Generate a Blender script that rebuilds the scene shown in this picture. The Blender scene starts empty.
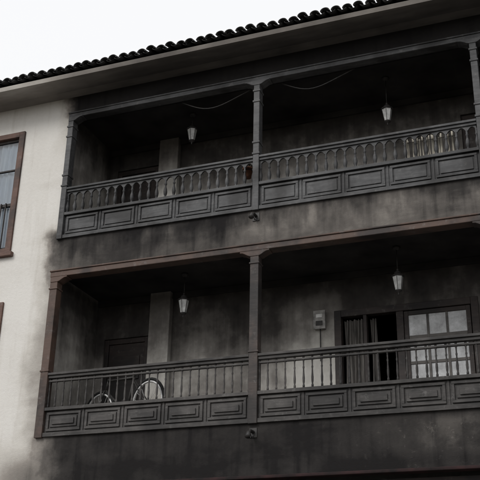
import bpy, math, random
from mathutils import Vector, Matrix
random.seed(7)
scene=bpy.context.scene
COL=bpy.context.collection
# ------------------------------------------------------------------ node helper
class S:
    """socket wrapper with arithmetic"""
    def __init__(s,nt,k): s.nt=nt; s.k=k
    def _m(s,op,*o,clamp=False):
        n=s.nt.nodes.new('ShaderNodeMath'); n.operation=op; n.use_clamp=clamp
        for i,v in enumerate((s,)+o):
            if isinstance(v,S): s.nt.links.new(v.k,n.inputs[i])
            else: n.inputs[i].default_value=v
        return S(s.nt,n.outputs[0])
    def __add__(s,o): return s._m('ADD',o)
    def __radd__(s,o): return s._m('ADD',o)
    def __sub__(s,o): return s._m('SUBTRACT',o)
    def __rsub__(s,o): return (s*-1.0)+o
    def __mul__(s,o): return s._m('MULTIPLY',o)
    def __rmul__(s,o): return s._m('MULTIPLY',o)
    def mx(s,o): return s._m('MAXIMUM',o)
    def clamp(s): return s._m('ADD',0.0,clamp=True)
    def st(s,a,b):
        n=s.nt.nodes.new('ShaderNodeMapRange'); n.interpolation_type='SMOOTHSTEP'
        s.nt.links.new(s.k,n.inputs[0]); n.inputs[1].default_value=a; n.inputs[2].default_value=b
        n.inputs[3].default_value=0; n.inputs[4].default_value=1
        return S(s.nt,n.outputs[0])
    def dn(s,a,b): return 1.0-s.st(a,b)
class M:
    def __init__(s,name,rough=.85,spec=.3):
        s.mat=bpy.data.materials.new(name); s.mat.use_nodes=True
        s.nt=s.mat.node_tree; s.b=s.nt.nodes['Principled BSDF']
        s.b.inputs['Roughness'].default_value=rough
        s.b.inputs['Specular IOR Level'].default_value=spec
        g=s.nt.nodes.new('ShaderNodeNewGeometry'); s.pos=g.outputs['Position']
        p=s.nt.nodes.new('ShaderNodeSeparateXYZ'); s.nt.links.new(s.pos,p.inputs[0])
        s.x,s.y,s.z=[S(s.nt,p.outputs[i]) for i in range(3)]
    def noise(s,scale,detail=5,vec=(1,1,1),off=(0,0,0),rough=.55,dist=0):
        mp=s.nt.nodes.new('ShaderNodeMapping'); s.nt.links.new(s.pos,mp.inputs[0])
        mp.inputs['Scale'].default_value=vec; mp.inputs['Location'].default_value=off
        n=s.nt.nodes.new('ShaderNodeTexNoise'); s.nt.links.new(mp.outputs[0],n.inputs['Vector'])
        n.inputs['Scale'].default_value=scale; n.inputs['Detail'].default_value=detail
        n.inputs['Roughness'].default_value=rough; n.inputs['Distortion'].default_value=dist
        return S(s.nt,n.outputs['Fac'])
    def ramp(s,f,stops):
        r=s.nt.nodes.new('ShaderNodeValToRGB'); s.nt.links.new(f.k,r.inputs[0])
        e=r.color_ramp.elements
        while len(e)<len(stops): e.new(.5)
        for el,(p,c) in zip(e,stops):
            el.position=p; el.color=(c[0],c[1],c[2],1)
        return r.outputs[0]
    def mix(s,f,a,b,mode='MIX'):
        n=s.nt.nodes.new('ShaderNodeMix'); n.data_type='RGBA'; n.blend_type=mode
        if isinstance(f,S): s.nt.links.new(f.k,n.inputs[0])
        else: n.inputs[0].default_value=f
        for i,v in ((6,a),(7,b)):
            if isinstance(v,tuple): n.inputs[i].default_value=(v[0],v[1],v[2],1)
            else: s.nt.links.new(v,n.inputs[i])
        return n.outputs[2]
    def color(s,c):
        if isinstance(c,tuple): s.b.inputs['Base Color'].default_value=(c[0],c[1],c[2],1)
        else: s.nt.links.new(c,s.b.inputs['Base Color'])
    def bump(s,h,strength=.3,dist=.01):
        n=s.nt.nodes.new('ShaderNodeBump'); n.inputs['Strength'].default_value=strength
        n.inputs['Distance'].default_value=dist
        s.nt.links.new(h.k,n.inputs['Height']); s.nt.links.new(n.outputs[0],s.b.inputs['Normal'])

SOOT=[(0,(.63,.61,.575)),(.12,(.52,.495,.455)),(.35,(.27,.247,.222)),(.6,(.112,.102,.093)),(.82,(.038,.035,.033)),(1,(.013,.012,.012))]
# ---- facade stucco with fire soot
m=M('sooted_stucco',.92,.15)
n1=m.noise(.7,5); n2=m.noise(2.4,6,off=(3,1,7),rough=.62); n3=m.noise(22,3); n5=m.noise(70,2)
stk=m.noise(1.0,4,vec=(7,7,.5)); cl=m.noise(1.3,6,vec=(.6,1,1.8),off=(8,3,2),dist=.6)
wx=m.x+(n1-.5)*.55+(n2-.5)*.45
wz=m.z+(n2-.5)*.35
inx=wx.st(-7.45,-7.05)
top=inx*wz.st(9.0,9.35)*.93
midm=wz.st(6.3,6.55)*wz.dn(7.3,7.5)
sp2=m.noise(2.2,5,vec=(2.2,1,.7),off=(1,9,4))
mids=(.61+(n1-.5)*.4+(cl-.5)*.5+(n2-.5)*.2+(stk-.5)*.16+(m.z+(sp2-.5)*.9).st(6.8,7.2)*.24-m.x.st(-4.6,-3.2)*.08+m.x.st(-6.9,-5.8)*m.x.dn(-5.0,-3.9)*.14)
mid=inx*midm*mids
low=wx.st(-7.6,-6.6)*wz.dn(4.25,4.45)*(.93+(n2-.5)*.3+(cl-.5)*.25+(stk-.5)*.15-m.x.st(-3.8,-1.2)*m.z.dn(4.12,4.3)*m.z.st(3.65,3.9)*n2.st(.32,.66)*.27)
halo=wx.st(-7.62,-7.2)*(m.z.st(3.9,4.4)*.10+.16+(cl-.5)*.4)*m.z.dn(6.4,7.0)
halo2=wx.st(-7.55,-7.2)*m.z.st(8.3,9.5)*.22
bl=wx.st(-8.1,-7.1)*wz.dn(3.7,4.4)*.5
grime=(n1.st(.4,.75)*.07+stk.st(.5,.8)*.10+(n3-.5)*.07)+cl.st(.5,.75)*.05+m.z.st(9.3,9.8)*.05
s=top.mx(mid).mx(low).mx(halo).mx(bl).mx(halo2)
spk=m.noise(9,6,rough=.75,off=(1,5,2)).st(.56,.66)*(m.z.dn(6.66,6.78)*m.z.st(6.5,6.6)*m.x.st(-4.3,-3.8)*m.x.dn(-3.2,-2.2)*.45+m.z.dn(4.1,4.3)*m.x.st(-4,-2)*.12)
s=(s+grime-spk).clamp()
m.color(m.ramp(s,SOOT)); m.bump(n3*.6+n5*.5+n2*.5,.5,.012)
STUCCO=m.mat
# ---- interior walls
def plaster(name,bias):
    m=M(name,.93,.12)
    n1=m.noise(.9,5,off=(4,4,1)); n2=m.noise(3.2,6,off=(3,1,7),rough=.65); n3=m.noise(26,3); stk=m.noise(1.2,4,vec=(6,6,.5))
    wz=m.z+(n1-.5)*.9+(stk-.5)*.5
    up=wz.st(8.1,9.3)*.36*m.z.st(6.8,7.2)
    lo=wz.st(5.2,6.4)*.34*m.z.dn(6.6,6.8)
    clean=m.x.st(-4.3,-3.9)*m.x.dn(-3.35,-3.1)*m.z.dn(6.25,6.55)*.30*m.z.dn(6.6,6.8)
    side=m.y.dn(.9,1.38)*m.x.dn(-7.19,-7.1)*.08
    s=(.46+bias+up+lo-clean-side+(n2-.5)*.6+(n1-.5)*.35+(stk-.5)*.22).clamp()
    m.color(m.ramp(s,[(0,(.58,.565,.53)),(.25,(.40,.385,.355)),(.5,(.18,.168,.155)),(.75,(.062,.057,.053)),(1,(.017,.016,.016))])); m.bump(n3*.6+n2,.5,.012)
    return m.mat
PLAST=plaster('smoked_plaster',0); PILA=plaster('smoked_pilaster_plaster',-.27)
m=M('soot_black_ceiling',.9,.2); n=m.noise(2,5); m.color(m.ramp(n,[(.3,(.013,.012,.012)),(.7,(.045,.042,.04))])); m.bump(m.noise(20,3),.4,.01); CEIL=m.mat
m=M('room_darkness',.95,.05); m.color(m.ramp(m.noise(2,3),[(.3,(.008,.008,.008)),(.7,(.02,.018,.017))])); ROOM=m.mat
m=M('sooted_soffit',.9,.15); n1=m.noise(.8,5); n2=m.noise(4,5,vec=(.4,1.5,1)); n3=m.noise(30,3)
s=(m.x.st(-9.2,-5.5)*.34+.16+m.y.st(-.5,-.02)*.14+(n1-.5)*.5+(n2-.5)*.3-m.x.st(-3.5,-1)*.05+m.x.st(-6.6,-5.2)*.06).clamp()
m.color(m.ramp(s,SOOT)); m.bump(n3+n2,.3,.01); SOFF=m.mat
# ---- timber
def wood(name,dark,light,rough=.62,brown=None):
    m=M(name,rough,.35)
    g=m.noise(3.0,5,vec=(1.2,9,9),rough=.6); g2=m.noise(9,5); g3=m.noise(.9,4,off=(5,2,8))
    c=m.ramp((g*.5+g2*.35+g3*.7-.275),[(.3,dark),(.72,light)])
    if brown:
        x=brown(m,g3,g2); c=m.mix(x,c,(.085,.052,.039))
    ash=m.noise(11,6,rough=.7,off=(2,9,4)).st(.55,.72)*.40; c=m.mix(ash,c,(.17,.162,.155))
    chk=m.noise(1.6,4,off=(7,7,7)).dn(.36,.52)*.75; c=m.mix(chk,c,(.012,.011,.011))
    m.color(c); m.bump(g*.7+g2*.5,.5,.008)
    return m.mat
W_UP=wood('charred_timber_upper',(.018,.0185,.0195),(.095,.095,.097))
W_LO=wood('charred_timber_lower',(.014,.013,.012),(.082,.075,.071))
W_POST=wood('scorched_brown_timber',(.018,.015,.014),(.06,.049,.044),brown=lambda m,a,b:((m.z.st(4.2,6.2)*.45+m.x.dn(-7.0,-6.7)*.55+m.z.st(6.45,6.55)*.5+(a-.5)*2.2+(b-.5)*1.2-.12-m.x.st(-4.5,-3.9)*.12).clamp()))
W_WIN=wood('brown_window_timber',(.06,.03,.021),(.14,.077,.058))
W_DOOR=wood('dark_door_timber',(.014,.011,.011),(.05,.038,.033))
W_MUNT=wood('grey_muntins',(.05,.045,.042),(.13,.12,.11))
m=M('weathered_grey_tile',.95,.1); n=m.noise(3,5); n2=m.noise(18,4); m.color(m.ramp(n*.6+n2*.4,[(.3,(.018,.018,.018)),(.6,(.05,.049,.048)),(.8,(.11,.108,.105))])); m.bump(n2,.5,.01); TILE=m.mat
m=M('sooty_iron',.55,.4); m.color(m.ramp(m.noise(20,4),[(.3,(.012,.012,.012)),(.7,(.04,.036,.033))])); m.bump(m.noise(60,3),.3,.003); IRON=m.mat
m=M('lantern_glass',.25,.5); m.color(m.ramp(m.noise(16,5)+(m.z*0),[(.35,(.38,.38,.37)),(.7,(.64,.64,.62))])); LGLASS=m.mat
m=M('net_curtain',.9,.1); m.color(m.ramp(m.noise(5,5,vec=(3,3,.6)),[(.3,(.62,.66,.71)),(.7,(.80,.82,.84))])); CURT=m.mat
m=M('smoked_curtain',.9,.1); m.color(m.ramp(m.noise(5,5,vec=(3,3,.6)),[(.3,(.07,.066,.062)),(.7,(.23,.215,.20))])); SCURT=m.mat
m=M('frosted_pane',.3,.5); n=m.noise(5,6,rough=.7); m.color(m.ramp(n,[(.3,(.20,.20,.20)),(.55,(.42,.425,.43)),(.75,(.62,.63,.64))])); PANE=m.mat
def glassmat():
    mt=bpy.data.materials.new('window_glass'); mt.use_nodes=True; nt=mt.node_tree; nt.nodes.clear()
    o=nt.nodes.new('ShaderNodeOutputMaterial'); mx=nt.nodes.new('ShaderNodeMixShader')
    t=nt.nodes.new('ShaderNodeBsdfTransparent'); g=nt.nodes.new('ShaderNodeBsdfGlossy'); g.inputs['Roughness'].default_value=.03
    t.inputs[0].default_value=(.86,.91,.95,1)
    f=nt.nodes.new('ShaderNodeFresnel'); f.inputs[0].default_value=1.7
    nt.links.new(f.outputs[0],mx.inputs[0]); nt.links.new(t.outputs[0],mx.inputs[1]); nt.links.new(g.outputs[0],mx.inputs[2]); nt.links.new(mx.outputs[0],o.inputs[0])
    return mt
GLASS=glassmat()
m=M('asphalt',.9,.2); m.color(m.ramp(m.noise(40,6),[(.3,(.035,.035,.036)),(.7,(.07,.07,.07))])); m.bump(m.noise(120,3),.5,.01); ASPH=m.mat
m=M('paving_stone',.9,.2); m.color(m.ramp(m.noise(6,6),[(.3,(.2,.19,.175)),(.7,(.33,.31,.29))])); PAVE=m.mat
m=M('earth_ground',.95,.1); m.color(m.ramp(m.noise(.3,6),[(.3,(.1,.09,.07)),(.7,(.19,.17,.14))])); EARTH=m.mat
m=M('white_paint',.5,.4); m.color(m.ramp(m.noise(12,4),[(.3,(.5,.5,.49)),(.7,(.78,.78,.76))])); WHITE=m.mat
m=M('bright_rim_metal',.35,.6); m.color(m.ramp(m.noise(12,4),[(.3,(.42,.42,.42)),(.7,(.7,.7,.69))])); RIM=m.mat
m=M('rubber',.8,.2); m.color((.02,.02,.02)); RUB=m.mat
m=M('terracotta',.8,.2); m.color(m.ramp(m.noise(12,4),[(.3,(.08,.04,.026)),(.7,(.22,.10,.06))])); TERRA=m.mat
m=M('dry_leaf',.8,.2); m.color(m.ramp(m.noise(12,4),[(.3,(.05,.045,.03)),(.7,(.11,.085,.05))])); LEAF=m.mat
m=M('dry_reed',.8,.2); m.color(m.ramp(m.noise(20,4,vec=(3,3,.3)),[(.3,(.2,.18,.15)),(.7,(.62,.58,.49))])); REED=m.mat
m=M('dull_red_lintel_paint',.8,.2); m.color(m.ramp(m.noise(5,6),[(.35,(.012,.010,.010)),(.75,(.042,.02,.02))])); RED=m.mat
m=M('grey_plastic',.5,.4); m.color(m.ramp(m.noise(14,5),[(.3,(.12,.115,.11)),(.7,(.34,.33,.31))])); PLASTIC=m.mat
# ------------------------------------------------------------------ mesh builder
class MB:
    def __init__(s): s.v=[]; s.f=[]; s.mi=[]; s.mats=[]; s.cm=0; s.sm=[]
    def mat(s,m):
        if m not in s.mats: s.mats.append(m)
        s.cm=s.mats.index(m); return s
    def add(s,v,f,sm=False):
        o=len(s.v); s.v+=[tuple(p) for p in v]
        for q in f: s.f.append([o+i for i in q]); s.mi.append(s.cm); s.sm.append(sm)
    def quad(s,*p): s.add(p,[(0,1,2,3)])
    def box(s,x0,x1,y0,y1,z0,z1):
        v=[(x,y,z) for x in(x0,x1) for y in(y0,y1) for z in(z0,z1)]
        s.add(v,[(0,1,3,2),(4,6,7,5),(0,4,5,1),(2,3,7,6),(0,2,6,4),(1,5,7,3)])
    def lathe(s,cx,cy,prof,seg=8,sm=True,rot=0):
        v=[];f=[]
        for (z,r) in prof:
            for i in range(seg):
                a=2*math.pi*i/seg+rot; v.append((cx+r*math.cos(a),cy+r*math.sin(a),z))
        n=len(prof)
        for j in range(n-1):
            for i in range(seg):
                k=(i+1)%seg; f.append((j*seg+i,j*seg+k,(j+1)*seg+k,(j+1)*seg+i))
        f.append(tuple(range(seg))[::-1]); f.append(tuple((n-1)*seg+i for i in range(seg)))
        s.add(v,f,sm)
    def tube(s,pts,r,seg=8,closed=False):
        pts=[Vector(p) for p in pts]; n=len(pts); v=[];f=[]
        for i,p in enumerate(pts):
            if closed: d=pts[(i+1)%n]-pts[i-1]
            else: d=pts[min(i+1,n-1)]-pts[max(i-1,0)]
            d.normalize(); a=Vector((0,1,0)) if abs(d.y)<.9 else Vector((1,0,0))
            u=d.cross(a).normalized(); w=d.cross(u)
            rr=r[i] if isinstance(r,(list,tuple)) else r
            for k in range(seg):
                t=2*math.pi*k/seg; v.append(p+u*math.cos(t)*rr+w*math.sin(t)*rr)
        for i in range(n if closed else n-1):
            j=(i+1)%n
            for k in range(seg):
                l=(k+1)%seg; f.append((i*seg+k,i*seg+l,j*seg+l,j*seg+k))
        if not closed: f.append(tuple(range(seg))); f.append(tuple((n-1)*seg+k for k in range(seg))[::-1])
        s.add(v,f,True)
    def obj(s,name,parent=None,bevel=0,loc=(0,0,0),rz=0):
        me=bpy.data.meshes.new(name); me.from_pydata(s.v,[],s.f)
        for m_ in s.mats: me.materials.append(m_)
        me.polygons.foreach_set('material_index',s.mi); me.polygons.foreach_set('use_smooth',s.sm)
        import bmesh
        bm=bmesh.new(); bm.from_mesh(me); bmesh.ops.recalc_face_normals(bm,faces=bm.faces); bm.to_mesh(me); bm.free()
        o=bpy.data.objects.new(name,me); COL.objects.link(o); o.location=loc; o.rotation_euler=(0,0,rz)
        if parent: o.parent=parent
        if bevel:
            b=o.modifiers.new('bevel','BEVEL'); b.width=bevel; b.segments=2; b.limit_method='ANGLE'; b.angle_limit=math.radians(50)
        return o
def empty(name,parent=None):
    e=bpy.data.objects.new(name,None); COL.objects.link(e); e.empty_display_size=.2
    if parent:e.parent=parent
    return e
def wall(mb,x0,x1,z0,z1,y,holes,depth):
    xs=sorted({x0,x1}|{h[0] for h in holes}|{h[1] for h in holes}); zs=sorted({z0,z1}|{h[2] for h in holes}|{h[3] for h in holes})
    for a,b in zip(xs,xs[1:]):
        for c,d in zip(zs,zs[1:]):
            mx_,mz_=(a+b)/2,(c+d)/2
            if any(h[0]<mx_<h[1] and h[2]<mz_<h[3] for h in holes): continue
            mb.quad((a,y,c),(b,y,c),(b,y,d),(a,y,d))
    for h in holes:
        a,b,c,d=h; Y=y+depth
        mb.quad((a,y,c),(a,Y,c),(a,Y,d),(a,y,d)); mb.quad((b,y,c),(b,Y,c),(b,Y,d),(b,y,d))
        mb.quad((a,y,c),(b,y,c),(b,Y,c),(a,Y,c)); mb.quad((a,y,d),(b,y,d),(b,Y,d),(a,Y,d))
# ------------------------------------------------------------------ house
house=empty('balcony_house')
XL,XR=-7.2,2.22
UF,LF=6.98,4.34     # loggia floors
LD=1.40             # loggia depth
w=MB().mat(STUCCO)
WIN=[(-9.25,-8.02,7.12,9.18),(-9.25,-8.02,4.16,6.27)]
UP=(XL,XR,7.22,9.34); LO=(XL,XR,4.28,6.63); GR=(-6.35,1.8,0.0,3.60)
GD=(-9.2,-8.1,0.0,2.3)
wall(w,-13.5,4.5,0,9.74,0,WIN+[UP,LO,GR,GD],.22)
w.obj('facade_wall',house)
w=MB().mat(STUCCO)   # side / back walls of the house
w.quad((-13.5,0,0),(-13.5,8,0),(-13.5,8,9.74),(-13.5,0,9.74)); w.quad((4.5,0,0),(4.5,8,0),(4.5,8,9.74),(4.5,0,9.74)); w.quad((-13.5,8,0),(4.5,8,0),(4.5,8,9.74),(-13.5,8,9.74))
w.obj('outer_walls',house)
# loggias
UD=[(-7.06,-6.3,UF,9.03),(-1.35,-.2,UF,9.0)]
LDo=[(-7.06,-6.3,LF,6.06),(-3.30,-1.38,LF,6.08)]
for nm,fl,ce,doors in (('upper_loggia',UF,9.42,UD),('lower_loggia',LF,6.70,LDo)):
    w=MB().mat(PLAST); wall(w,XL,XR,fl,ce,LD,doors,.14)
    w.quad((XL,.22,fl),(XL,LD,fl),(XL,LD,ce),(XL,.22,ce)); w.quad((XR,.22,fl),(XR,LD,fl),(XR,LD,ce),(XR,.22,ce))
    w.obj(nm+'_walls',house)
    w=MB().mat(PILA); w.box(-6.24,-5.90,LD-.12,LD-.002,fl,ce-.002); w.obj(nm+'_pilaster',house,.008)
    w=MB().mat(CEIL); w.quad((XL,.0,ce),(XR,.0,ce),(XR,LD,ce),(XL,LD,ce))
    w.obj(nm+'_ceiling',house)
    w=MB().mat(PLAST); w.quad((XL,.224,fl),(XR,.224,fl),(XR,LD,fl),(XL,LD,fl)); w.obj(nm+'_floor',house)
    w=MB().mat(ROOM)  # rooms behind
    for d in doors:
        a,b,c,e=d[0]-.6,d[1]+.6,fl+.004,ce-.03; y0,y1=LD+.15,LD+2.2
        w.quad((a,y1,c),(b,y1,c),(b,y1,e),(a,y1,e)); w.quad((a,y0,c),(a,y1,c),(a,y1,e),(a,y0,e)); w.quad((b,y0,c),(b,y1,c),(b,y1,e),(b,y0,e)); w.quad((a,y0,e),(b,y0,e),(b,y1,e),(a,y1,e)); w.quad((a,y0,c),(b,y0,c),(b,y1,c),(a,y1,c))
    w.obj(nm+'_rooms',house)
w=MB().mat(CEIL)
for ce in (9.42,6.70): w.box(XL+.002,XR-.002,LD-.05,LD-.001,ce-.10,ce-.002)
w.obj('loggia_cornice',house,.008)
# simple dark leaf doors in loggia left
for (z0,z1) in ((UF,9.03),(LF,6.06)):
    w=MB().mat(W_DOOR); x0,x1=-7.06,-6.3; Y=LD+.03
    w.box(x0+.002,x0+.07,Y,Y+.09,z0+.002,z1-.002); w.box(x1-.07,x1-.002,Y,Y+.09,z0+.002,z1-.002); w.box(x0+.07,x1-.07,Y+.002,Y+.088,z1-.08,z1-.002)
    w.box(x0+.07,x1-.07,Y+.03,Y+.07,z0+.01,z1-.08)
    for k in range(3):
        zz=z0+.12+k*(z1-z0-.3)/3; w.box(x0+.15,x1-.15,Y+.01,Y+.031,zz,zz+(z1-z0-.6)/3)
    w.obj('loggia_door',house,.006)
# balcony door upper right (dark, shut)
w=MB().mat(W_DOOR); Y=LD+.04
w.box(-1.348,-.202,Y,Y+.05,UF+.002,8.998)
for k in range(2):
    for j in range(3): w.box(-1.25+k*.55,-.82+k*.55,Y-.018,Y+.001,UF+.15+j*.62,UF+.65+j*.62)
w.obj('loggia_door',house,.006)
# glazed balcony door, lower right
gd=empty('glazed_balcony_door',house)
w=MB().mat(W_DOOR); x0,x1,z0,z1=-3.298,-1.382,LF+.002,6.078; Y=LD-.02
w.box(x0-.05,x0+.05,Y,Y+.12,z0,z1+.05); w.box(x1-.05,x1+.05,Y,Y+.12,z0,z1+.05); w.box(x0+.05,x1-.05,Y+.002,Y+.118,z1-.05,z1+.05)
w.box(-2.93,-2.88,Y+.01,Y+.11,z0,z1-.05); w.box(-2.46,-2.36,Y+.012,Y+.112,z0,z1-.05)
w.obj('frame',gd,.006)
w=MB().mat(W_DOOR); X0,X1=-2.355,-1.445
w.box(X0,X0+.06,Y+.03,Y+.08,z0,z1-.055); w.box(X1-.06,X1,Y+.03,Y+.08,z0,z1-.055)
w.box(X0+.06,X1-.06,Y+.032,Y+.078,z1-.115,z1-.055); w.box(X0+.06,X1-.06,Y+.032,Y+.078,z0,z0+.25)
w.mat(W_MUNT); cols=3; rows=4; gx0,gx1,gz0,gz1=X0+.06,X1-.06,z0+.25,z1-.115
for i in range(1,cols):
    xx=gx0+(gx1-gx0)*i/cols; w.box(xx-.016,xx+.016,Y+.035,Y+.075,gz0,gz1)
for j in range(1,rows):
    zz=gz0+(gz1-gz0)*j/rows
    h=.045 if j==3 else .02
    w.box(gx0,gx1,Y+.038,Y+.072,zz-h,zz+h)
w.obj('paned_leaf',gd,.004)
w=MB().mat(PANE); w.box(gx0,gx1,Y+.052,Y+.058,gz0,gz1); w.obj('panes',gd)
def curtain(mb,x0,x1,y,z0,z1,amp=.025,waves=7,seed=0):
    r=random.Random(seed); n=waves*8; rows=10; v=[];f=[]
    ph=[r.uniform(.7,1.3) for _ in range(n+1)]
    for j in range(rows+1):
        t=j/rows
        for i in range(n+1):
            u=i/n; v.append((x0+(x1-x0)*u+.01*math.sin(5*t+i*.3),y+amp*ph[i]*math.sin(u*waves*2*math.pi+.8*math.sin(3*t)),z1+(z0-z1)*t))
    for j in range(rows):
        for i in range(n): a=j*(n+1)+i; f.append((a,a+1,a+n+2,a+n+1))
    mb.add(v,f,True)
w=MB().mat(SCURT); curtain(w,-3.23,-2.95,LD+.10,LF+.05,6.0,.03,5); curtain(w,-2.86,-2.76,LD+.13,LF+.05,6.0,.03,2); w.obj('curtain',gd)
# left windows
for k,(a,b,c,d) in enumerate(WIN):
    wn=empty('casement_window',house)
    w=MB().mat(W_WIN)
    w.box(a-.03,a+.07,-.03,.09,c-.02,d+.03); w.box(b-.07,b+.03,-.03,.09,c-.02,d+.03); w.box(a+.07,b-.07,-.028,.088,d-.06,d+.03)
    w.box(a-.08,b+.08,-.07,.09,c-.09,c-.02); w.box(a+.07,b-.07,-.02,.088,c-.02,c+.06)
    mid=(a+b)/2; w.box(mid-.045,mid+.045,.0,.07,c+.06,d-.06)
    w.obj('casing',wn,.006)
    w=MB().mat(W_DOOR)
    for (p,q) in ((a+.07,mid-.045),(mid+.045,b-.07)):
        w.box(p,p+.035,.03,.08,c+.06,d-.06); w.box(q-.035,q,.03,.08,c+.06,d-.06); w.box(p+.035,q-.035,.032,.078,d-.10,d-.06); w.box(p+.035,q-.035,.032,.078,c+.06,c+.10)
        zz=c+(d-c)*.40; w.box(p+.035,q-.035,.032,.078,zz-.025,zz+.025)
        zz=c+(d-c)*.70; w.box(p+.035,q-.035,.036,.074,zz-.012,zz+.012)
        zz0=c+.10; zz1=c+(d-c)*.40
        for i in range(1,5):
            xx=p+.035+(q-p-.07)*i/5; w.box(xx-.009,xx+.009,.01,.028,zz0-.03,zz1+.03)
    w.obj('sash_and_bars',wn,.003)
    w=MB().mat(GLASS); w.quad((a+.1,.055,c+.08),(b-.1,.055,c+.08),(b-.1,.055,d-.08),(a+.1,.055,d-.08)); w.obj('glass',wn)
    w=MB().mat(CURT); curtain(w,a+.04,b-.04,.115,c+.02,d-.02,.015,12,k); w.obj('net_curtain',wn)
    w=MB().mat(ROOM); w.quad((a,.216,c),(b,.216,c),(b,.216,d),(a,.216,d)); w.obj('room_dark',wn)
# ground floor: shop front, door
w=MB().mat(RED); w.box(-6.45,1.9,-.06,.10,3.56,3.60); w.obj('shop_lintel',house,.01)
w=MB().mat(W_DOOR); w.box(-6.34,1.79,.20,.24,0,3.53)
for i in range(20): w.box(-6.34+.003,1.787,.17,.198,.1+i*.17,.22+i*.17)
w.obj('shop_shutter',house)
w=MB().mat(W_WIN); w.box(-9.19,-8.11,.12,.18,0,2.29)
for i in range(2):
    for j in range(3): w.box(-9.09+i*.5,-8.71+i*.5,.09,.121,.15+j*.7,.7+j*.7)
w.obj('front_door',house,.008)
# ---- eave, soffit, roof
w=MB().mat(SOFF)
OV=-.55
prof=[(-.002,9.68),(-.05,9.70),(-.10,9.735),(-.36,9.70),(-.50,9.665),(OV,9.66),(OV-.01,9.73),(OV+.06,9.78)]
X0,X1=-13.9,4.9; n=1
for (y0,z0),(y1,z1) in zip(prof,prof[1:]): w.quad((X0,y0,z0),(X1,y0,z0),(X1,y1,z1),(X0,y1,z1))
w.obj('eave_soffit',house)
w=MB().mat(TILE)
sl=math.tan(math.radians(20)); EY=-.60; EZ=9.765
w.quad((X0,EY+.06,EZ-.035),(X1,EY+.06,EZ-.035),(X1,4,EZ-.035+sl*(4-EY)),(X0,4,EZ-.035+sl*(4-EY)))
w.quad((X0,8.6,EZ-.035),(X1,8.6,EZ-.035),(X1,4,EZ-.035+sl*(4-EY)),(X0,4,EZ-.035+sl*(4-EY)))
SP=.158; nt=int((X1-X0)/SP); r=random.Random(3)
def bar(mb,cx,ya,yb,za,zb,ra,rb,upw,th=.014,seg=8):
    v=[];f=[]
    for (y,z,R) in ((ya,za,ra),(yb,zb,rb)):
        for q in (R,R-th):
            for i in range(seg+1):
                t=math.pi*i/seg; v.append((cx+q*math.cos(t),y,z+(q if upw else -q*.6)*math.sin(t)*.85))
    k=seg+1
    for i in range(seg):
        f.append((i,i+1,2*k+i+1,2*k+i)); f.append((k+i,k+i+1,3*k+i+1,3*k+i)); f.append((i,i+1,k+i+1,k+i)); f.append((2*k+i,2*k+i+1,3*k+i+1,3*k+i))
    mb.add(v,f,True)
for i in range(nt+1):
    cx=X0+SP*i+r.uniform(-.006,.006)
    for j in range(11):
        L=.42; y=EY+j*.40+ (r.uniform(-.04,.03) if j==0 else 0); z=EZ+.04+sl*(y-EY)+r.uniform(-.012,.010)
        xx=cx+r.uniform(-.008,.008)
        bar(w,xx,y,y+L,z+.008,z+sl*L-.004,.069,.055,True)
        if j==0 or j<3: bar(w,cx+SP/2,y+.03,y+L,z+.022,z+sl*L+.008,.064,.058,False)
w.obj('tile_roof',house)
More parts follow.
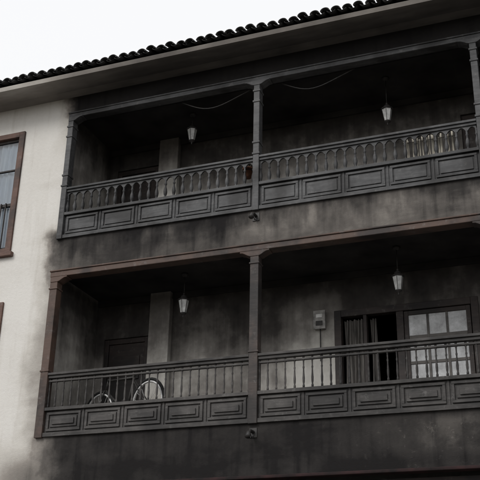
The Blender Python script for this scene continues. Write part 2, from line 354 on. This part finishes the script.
# ------------------------------------------------------------------ wooden balconies
def panel(w,a,b,z0,z1,y,nested):
    t=.035
    w.box(a,b,y-.02,y,z0,z0+t); w.box(a,b,y-.02,y,z1-t,z1); w.box(a,a+t,y-.02,y,z0+t,z1-t); w.box(b-t,b,y-.02,y,z0+t,z1-t)
    if nested:
        w.box(a+t+.022,b-t-.022,y-.016,y-.001,z0+t+.022,z1-t-.022)
        w.box(a+t+.06,b-t-.06,y-.034,y-.0155,z0+t+.055,z1-t-.055)
    else:
        w.box(a+t+.02,b-t-.02,y-.012,y-.001,z0+t+.02,z1-t-.02)
def balcony(kind):
    b=empty('wooden_balcony')
    if kind=='upper': zb,zp,zr,zt,mt,pm=7.22,7.62,8.04,9.34,W_UP,W_UP
    else: zb,zp,zr,zt,mt,pm=4.27,4.65,5.14,6.63,W_LO,W_POST
    xs=[-7.14,-4.04,-.95,2.14]; pw=.045 if kind=='upper' else .06
    # apron panels
    w=MB().mat(mt); rp=random.Random(11)
    for a,c in zip(xs,xs[1:]):
        a0,c0=a+pw,c-pw
        w.box(a0,c0,.0,.05,zb+.01,zp-.045)
        w.box(a0,c0,-.045,.055,zp-.045,zp); w.box(a0,c0,-.035,.045,zb-.02,zb+.035)
        n=5; sp=(c0-a0)/n
        for i in range(n):
            j_=rp.uniform(-.005,.005)
            panel(w,a0+i*sp+.035,a0+(i+1)*sp-.035,zb+.055+j_,zp-.065+j_,-.001,kind=='lower')
            if i: w.box(a0+i*sp-.014,a0+i*sp+.014,-.012,.0,zb+.036,zp-.046)
    w.obj('apron_panels',b,.004)
    # handrail
    w=MB().mat(mt)
    for a,c in zip(xs,xs[1:]):
        a0,c0=a+pw,c-pw
        w.box(a0,c0,-.05,.07,zr-.035,zr); w.box(a0,c0,-.028,.048,zr-.075,zr-.035)
        if kind=='lower': w.box(a0,c0,-.012,.032,zr-.125,zr-.098)
    w.obj('handrail',b,.006)
    # balusters
    w=MB().mat(mt); rr=random.Random(5)
    for a,c in zip(xs,xs[1:]):
        a0,c0=a+pw,c-pw
        n=22 if kind=='upper' else 25
        sp=(c0-a0)/n; z0=zp; z1=zr-.075; H=z1-z0
        for i in range(n+1):
            x=a0+i*sp
            if i in(0,n): x+= .012 if i==0 else -.012
            if kind=='upper':
                P=[(0,.024),(.06,.024),(.09,.013),(.13,.020),(.20,.026),(.30,.030),(.40,.025),(.52,.014),(.60,.011),(.64,.020),(.68,.020),(.71,.013),(.80,.016),(.88,.018)]
                x+=rr.uniform(-.004,.004)
                w.lathe(x,.01,[(z0+p*H,q) for p,q in P],8)
            else:
                P=[(0,.015),(.10,.015),(.13,.010),(.2,.014),(.32,.016),(.45,.012),(.60,.009),(.66,.014),(.70,.009),(.85,.010),(.88,.015),(1,.015)]
                x+=rr.uniform(-.004,.004)
                w.lathe(x,.01,[(z0+p*(H-.005),q) for p,q in P],8)
        if kind=='upper':
            th=(-.006,.022); zt0=z0+.82*H
            for i in range(n):
                xa=a0+i*sp; xb=xa+sp; m_=10; hw=sp*.5-.014; v=[];f=[]
                for y in th:
                    for k in range(m_+1):
                        u=-1+2*k/m_; px=(xa+xb)/2+u*hw
                        pz=zt0+(z1-zt0-.014)*(1-abs(u)**2.1)
                        v.append((px,y,pz)); v.append((px,y,z1+.002))
                K=2*(m_+1)
                for k in range(m_):
                    for o in (0,K): f.append((o+2*k,o+2*k+1,o+2*k+3,o+2*k+2))
                    f.append((2*k,2*k+2,K+2*k+2,K+2*k))
                w.add(v,f)
                w.box(xa-.014 if i else xa,xa+.014,th[0],th[1],zt0,z1+.001)
    w.obj('balusters',b,0)
    # posts
    w=MB().mat(pm)
    for i,x in enumerate(xs):
        y0,y1=-.05,.09
        w.box(x-pw,x+pw,y0,y1,zb-.03,zt-.13)
        if kind=='upper':
            for zz in (zr+.02,zr+.20,zt-.42,zt-.24): w.box(x-pw-.012,x+pw+.012,y0-.012,y1+.012,zz,zz+.03)
        else:
            for zz in (zr+.02,zt-.24): w.box(x-pw-.012,x+pw+.012,y0-.012,y1+.012,zz,zz+.025)
        L0=0 if i==0 else -1; L1=0 if i==3 else 1
        prof=[(pw,zt-.13),(pw+.03,zt-.12),(pw+.08,zt-.09),(pw+.11,zt-.075),(pw+.15,zt-.07),(pw+.15,zt-.05)]
        pts=[(p if L1 else pw,z) for p,z in prof]+[(-p if L0 else -pw,z) for p,z in prof[::-1]]
        pts=[(x+p,z) for p,z in pts]
        k=len(pts); v=[(p,y0-.006,z) for p,z in pts]+[(p,y1+.006,z) for p,z in pts]
        f=[tuple(range(k)),tuple(range(k,2*k))[::-1]]+[(j,(j+1)%k,k+(j+1)%k,k+j) for j in range(k)]
        w.add(v,f)
    w.obj('posts',b,.006)
    w=MB().mat(pm)
    if kind=='upper':
        w.box(xs[0]-.06,xs[-1]+.06,-.03,.12,zt-.05,zt+.02); w.box(xs[0]-.07,xs[-1]+.07,-.045,.0,zt+.02,zt+.045)
    else:
        w.box(xs[0]-.07,xs[-1]+.07,-.055,.12,zt-.05,zt+.03); w.box(xs[0]-.08,xs[-1]+.08,-.07,.0,zt+.03,zt+.055)
    w.obj('head_beam',b,.008)
balcony('upper'); balcony('lower')
# ------------------------------------------------------------------ lanterns
def lantern(x,y,z,ce):
    w=MB().mat(LGLASS); R=math.pi/6
    w.lathe(x,y,[(z-.12,.042),(z+.07,.075)],6,False,R)
    w.mat(IRON)
    for k in range(6):
        a=R+k*math.pi/3; c,s_=math.cos(a),math.sin(a)
        w.tube([(x+c*.044,y+s_*.044,z-.12),(x+c*.077,y+s_*.077,z+.07)],.0035,5)
    w.lathe(x,y,[(z+.07,.088),(z+.082,.090),(z+.10,.06),(z+.125,.042),(z+.135,.046),(z+.15,.02),(z+.17,.012),(z+.18,.018),(z+.19,.004)],12)
    w.lathe(x,y,[(z-.19,.003),(z-.175,.012),(z-.16,.008),(z-.145,.022),(z-.13,.045),(z-.118,.047)],12)
    w.tube([(x,y,z+.18),(x,y,ce-.03)],.006,6)
    w.lathe(x,y,[(ce-.05,.02),(ce-.03,.05),(ce-.002,.055)],12)
    w.obj('hanging_lantern')
lantern(-5.39,.7,9.06,9.42); lantern(-2.30,.7,8.80,9.42); lantern(-5.40,.7,6.21,6.70); lantern(-2.27,.7,6.19,6.70)
# ------------------------------------------------------------------ loose cables
def cable(p0,p1,sag,r=.007):
    w=MB().mat(IRON); P=[]
    for i in range(17):
        t=i/16; P.append((p0[0]+(p1[0]-p0[0])*t,p0[1]+(p1[1]-p0[1])*t,p0[2]+(p1[2]-p0[2])*t-sag*4*t*(1-t)*(1+.25*math.sin(t*5))))
    w.tube(P,r,6); w.obj('hanging_cable')
cable((-5.32,.14,9.28),(-4.15,.14,9.30),.17,.009); cable((-3.72,.14,9.28),(-2.62,.14,9.30),.16,.009)
# ------------------------------------------------------------------ drain spouts
def spout(x,z):
    w=MB().mat(IRON)
    w.box(x-.05,x+.05,-.012,-.001,z-.02,z+.10)
    w.tube([(x,-.01,z+.05),(x,-.10,z+.045),(x,-.17,z+.01),(x,-.20,z-.05)],[.022,.022,.025,.036],10)
    w.tube([(x,-.01,z-.005),(x,-.06,z-.03),(x,-.10,z+.0),(x,-.11,z+.03)],.007,6)
    w.obj('drain_spout')
spout(-4.04,7.06); spout(-4.04,4.09)
# ------------------------------------------------------------------ meter box on back wall
w=MB().mat(PLASTIC); x,z,y=-3.55,6.0,LD
w.box(x-.08,x+.08,y-.07,y-.001,z-.13,z+.13); w.box(x-.088,x+.088,y-.085,y-.0705,z-.138,z+.138)
w.mat(WHITE); w.box(x-.045,x+.045,y-.09,y-.0855,z+.03,z+.08)
w.mat(IRON); w.box(x-.05,x+.05,y-.092,y-.0855,z-.09,z-.02); w.tube([(x,y-.03,z-.13),(x,y-.03,z-.6)],.01,6)
w.obj('meter_box',None,.006)
# ------------------------------------------------------------------ bicycle
def bicycle(x,y,z,sc,flip,rz):
    w=MB()
    def T(a,b,c=0): return ((a*sc)*flip,c*sc,b*sc)
    R=.33
    for cx in (0,1.02):
        w.mat(RUB); w.tube([T(cx+R*math.cos(t*math.pi/16),R+R*math.sin(t*math.pi/16)) for t in range(32)],.020*sc,8,True)
        w.mat(RIM); w.tube([T(cx+(R-.032)*math.cos(t*math.pi/16),R+(R-.032)*math.sin(t*math.pi/16)) for t in range(32)],.015*sc,6,True)
        for t in range(18):
            a=t*math.pi/9; w.tube([T(cx+.02*math.cos(a+.5),R+.02*math.sin(a+.5),.02*(-1)**t),T(cx+(R-.03)*math.cos(a),R+(R-.03)*math.sin(a))],.002,4)
        w.tube([T(cx,R,-.05),T(cx,R,.05)],.02*sc,8)
    w.mat(IRON)
    bb=(.43,.28); st=(.30,.74); hd=(.86,.82); hl=(.90,.66)
    for a,b_ in ((bb,st),(st,(.865,.79)),(bb,hl),(hd,hl)): w.tube([T(*a),T(*b_)],.016*sc,8)
    for s_ in (-.045,.045):
        w.tube([T(0,R,s_),T(bb[0],bb[1],s_*.5)],.009*sc,6); w.tube([T(0,R,s_),T(st[0],st[1]-.04,s_*.3)],.009*sc,6)
        w.tube([T(hl[0],hl[1],s_*.5),T(.94,.55,s_),T(1.02,R,s_)],.011*sc,6)
    w.tube([T(*st),T(.27,.80)],.013*sc,8); w.tube([T(*hd),T(.84,.86)],.012*sc,8)
    w.tube([T(.84,.86,-.26),T(.87,.87,-.15),T(.84,.86,0),T(.87,.87,.15),T(.84,.86,.26)],.012*sc,8)
    w.tube([T(bb[0]+.09*math.cos(t*math.pi/8),bb[1]+.09*math.sin(t*math.pi/8),.05) for t in range(16)],.006*sc,6,True)
    w.tube([T(bb[0],bb[1],.06),T(bb[0]+.12,bb[1]-.11,.08)],.01*sc,6); w.tube([T(bb[0],bb[1],-.06),T(bb[0]-.12,bb[1]+.11,-.08)],.01*sc,6)
    w.tube([T(bb[0]+.12,bb[1]-.11,.08),T(bb[0]+.12,bb[1]-.11,.17)],.016*sc,6); w.tube([T(bb[0]-.12,bb[1]+.11,-.08),T(bb[0]-.12,bb[1]+.11,-.17)],.016*sc,6)
    w.mat(RUB); w.tube([T(.13,.815),T(.20,.825),T(.32,.82),T(.42,.81)],[.03*sc,.035*sc,.02*sc,.012*sc],10)
    w.obj('bicycle',None,0,(x,y,z),rz)
bicycle(-5.74,.40,LF+.02,1.06,-1,math.radians(-24))
# ------------------------------------------------------------------ flower pot on bracket, reed mat
w=MB().mat(TERRA); x,y,z=-4.25,.20,7.84
w.lathe(x,y,[(z,.05),(z+.12,.065),(z+.122,.078),(z+.15,.08),(z+.15,.065),(z+.13,.06)],16)
w.mat(IRON); w.tube([(x+.072*math.cos(t*math.pi/8),y+.072*math.sin(t*math.pi/8),z+.10) for t in range(16)],.005,6,True); w.tube([(x,y-.07,z+.10),(x,.075,z+.12),(x,.075,z+.16)],.006,6)
w.mat(LEAF); r=random.Random(2)
for i in range(26):
    a=r.uniform(0,6.28); L=r.uniform(.06,.15); tl=r.uniform(.3,1.2); p=Vector((x,y,z+.13)); d=Vector((math.cos(a)*math.cos(tl),math.sin(a)*math.cos(tl),math.sin(tl)))
    s_=d.cross(Vector((0,0,1))).normalized()*.012
    q=p+d*L*.6; e=p+d*L+Vector((0,0,-.03)); w.add([p-s_*.4,p+s_*.4,q+s_,q-s_,e],[(0,1,2,3),(3,2,4)])
w.obj('flower_pot')
w=MB().mat(REED); r=random.Random(9); X=-1.98
while X<-1.30:
    h=r.uniform(-.08,.06); lean=r.uniform(-.01,.01); ra=r.uniform(.006,.012)
    if r.random()>.12: w.tube([(X,.24+lean,UF+.0),(X+lean*2,.19,7.6),(X+lean*3,.15,8.04+h)],ra,6)
    X+=r.uniform(.017,.03)
w.mat(IRON)
for zz in (7.3,7.7,7.95): w.tube([(-2.0,.185-.03*(zz-7.3)-.02,zz),(-1.3,.185-.03*(zz-7.3)-.02,zz)],.003,5)
w.obj('reed_screen')
# ------------------------------------------------------------------ ground
w=MB().mat(EARTH); w.quad((-600,-600,-.16),(600,-600,-.16),(600,600,-.16),(-600,600,-.16)); w.obj('ground')
w=MB().mat(ASPH); w.quad((-80,-16,-.12),(80,-16,-.12),(80,-2.2,-.12),(-80,-2.2,-.12)); w.obj('road')
w=MB().mat(PAVE); w.box(-80,80,-2.05,-.001,-.15,-.004); w.box(-80,80,-2.2,-2.053,-.15,.0); w.obj('pavement',None,.01)
w=MB().mat(WHITE)
for i in range(-12,12): w.quad((i*4,-9.2,-.116),(i*4+2,-9.2,-.116),(i*4+2,-9.08,-.116),(i*4,-9.08,-.116))
w.obj('road_markings')
# ------------------------------------------------------------------ light
world=bpy.data.worlds.new('World'); scene.world=world; world.use_nodes=True; nt=world.node_tree
bg=nt.nodes['Background']; sky=nt.nodes.new('ShaderNodeTexSky'); sky.sky_type='NISHITA'; sky.sun_disc=False
sundir=Vector((-.35,-.85,.75)).normalized()
sky.sun_elevation=math.asin(sundir.z); sky.sun_rotation=math.atan2(sundir.x,sundir.y); sky.dust_density=4
hs=nt.nodes.new('ShaderNodeHueSaturation'); hs.inputs['Saturation'].default_value=.1
mx=nt.nodes.new('ShaderNodeMix'); mx.data_type='RGBA'; mx.inputs[0].default_value=.75; mx.inputs[7].default_value=(9.0,9.05,9.2,1)
nt.links.new(sky.outputs[0],hs.inputs['Color']); nt.links.new(hs.outputs[0],mx.inputs[6]); nt.links.new(mx.outputs[2],bg.inputs[0]); bg.inputs[1].default_value=.13
sl_=bpy.data.lights.new('sun','SUN'); sl_.energy=1.4; sl_.angle=math.radians(25); sl_.color=(1,.98,.95)
so=bpy.data.objects.new('sun',sl_); COL.objects.link(so); so.rotation_euler=(-sundir).to_track_quat('-Z','Y').to_euler()
scene.view_settings.view_transform='Standard'; scene.view_settings.look='None'; scene.view_settings.exposure=0
# ------------------------------------------------------------------ camera
pitch=math.radians(23.9); yaw=math.radians(21.4); roll=math.radians(1.2)
fw=Vector((-math.sin(yaw)*math.cos(pitch),math.cos(yaw)*math.cos(pitch),math.sin(pitch)))
r0=Vector((math.cos(yaw),math.sin(yaw),0)); u0=r0.cross(fw)
up=u0*math.cos(roll)-r0*math.sin(roll); rt=r0*math.cos(roll)+u0*math.sin(roll)
cam=bpy.data.cameras.new('camera'); cam.sensor_width=36; cam.lens=937/480*36; cam.clip_end=2000; cam.clip_start=.05
co=bpy.data.objects.new('camera',cam); COL.objects.link(co)
R=Matrix((rt,up,-fw)).transposed().to_4x4(); co.matrix_world=Matrix.Translation((0,-10.9,1.6))@R
scene.camera=co
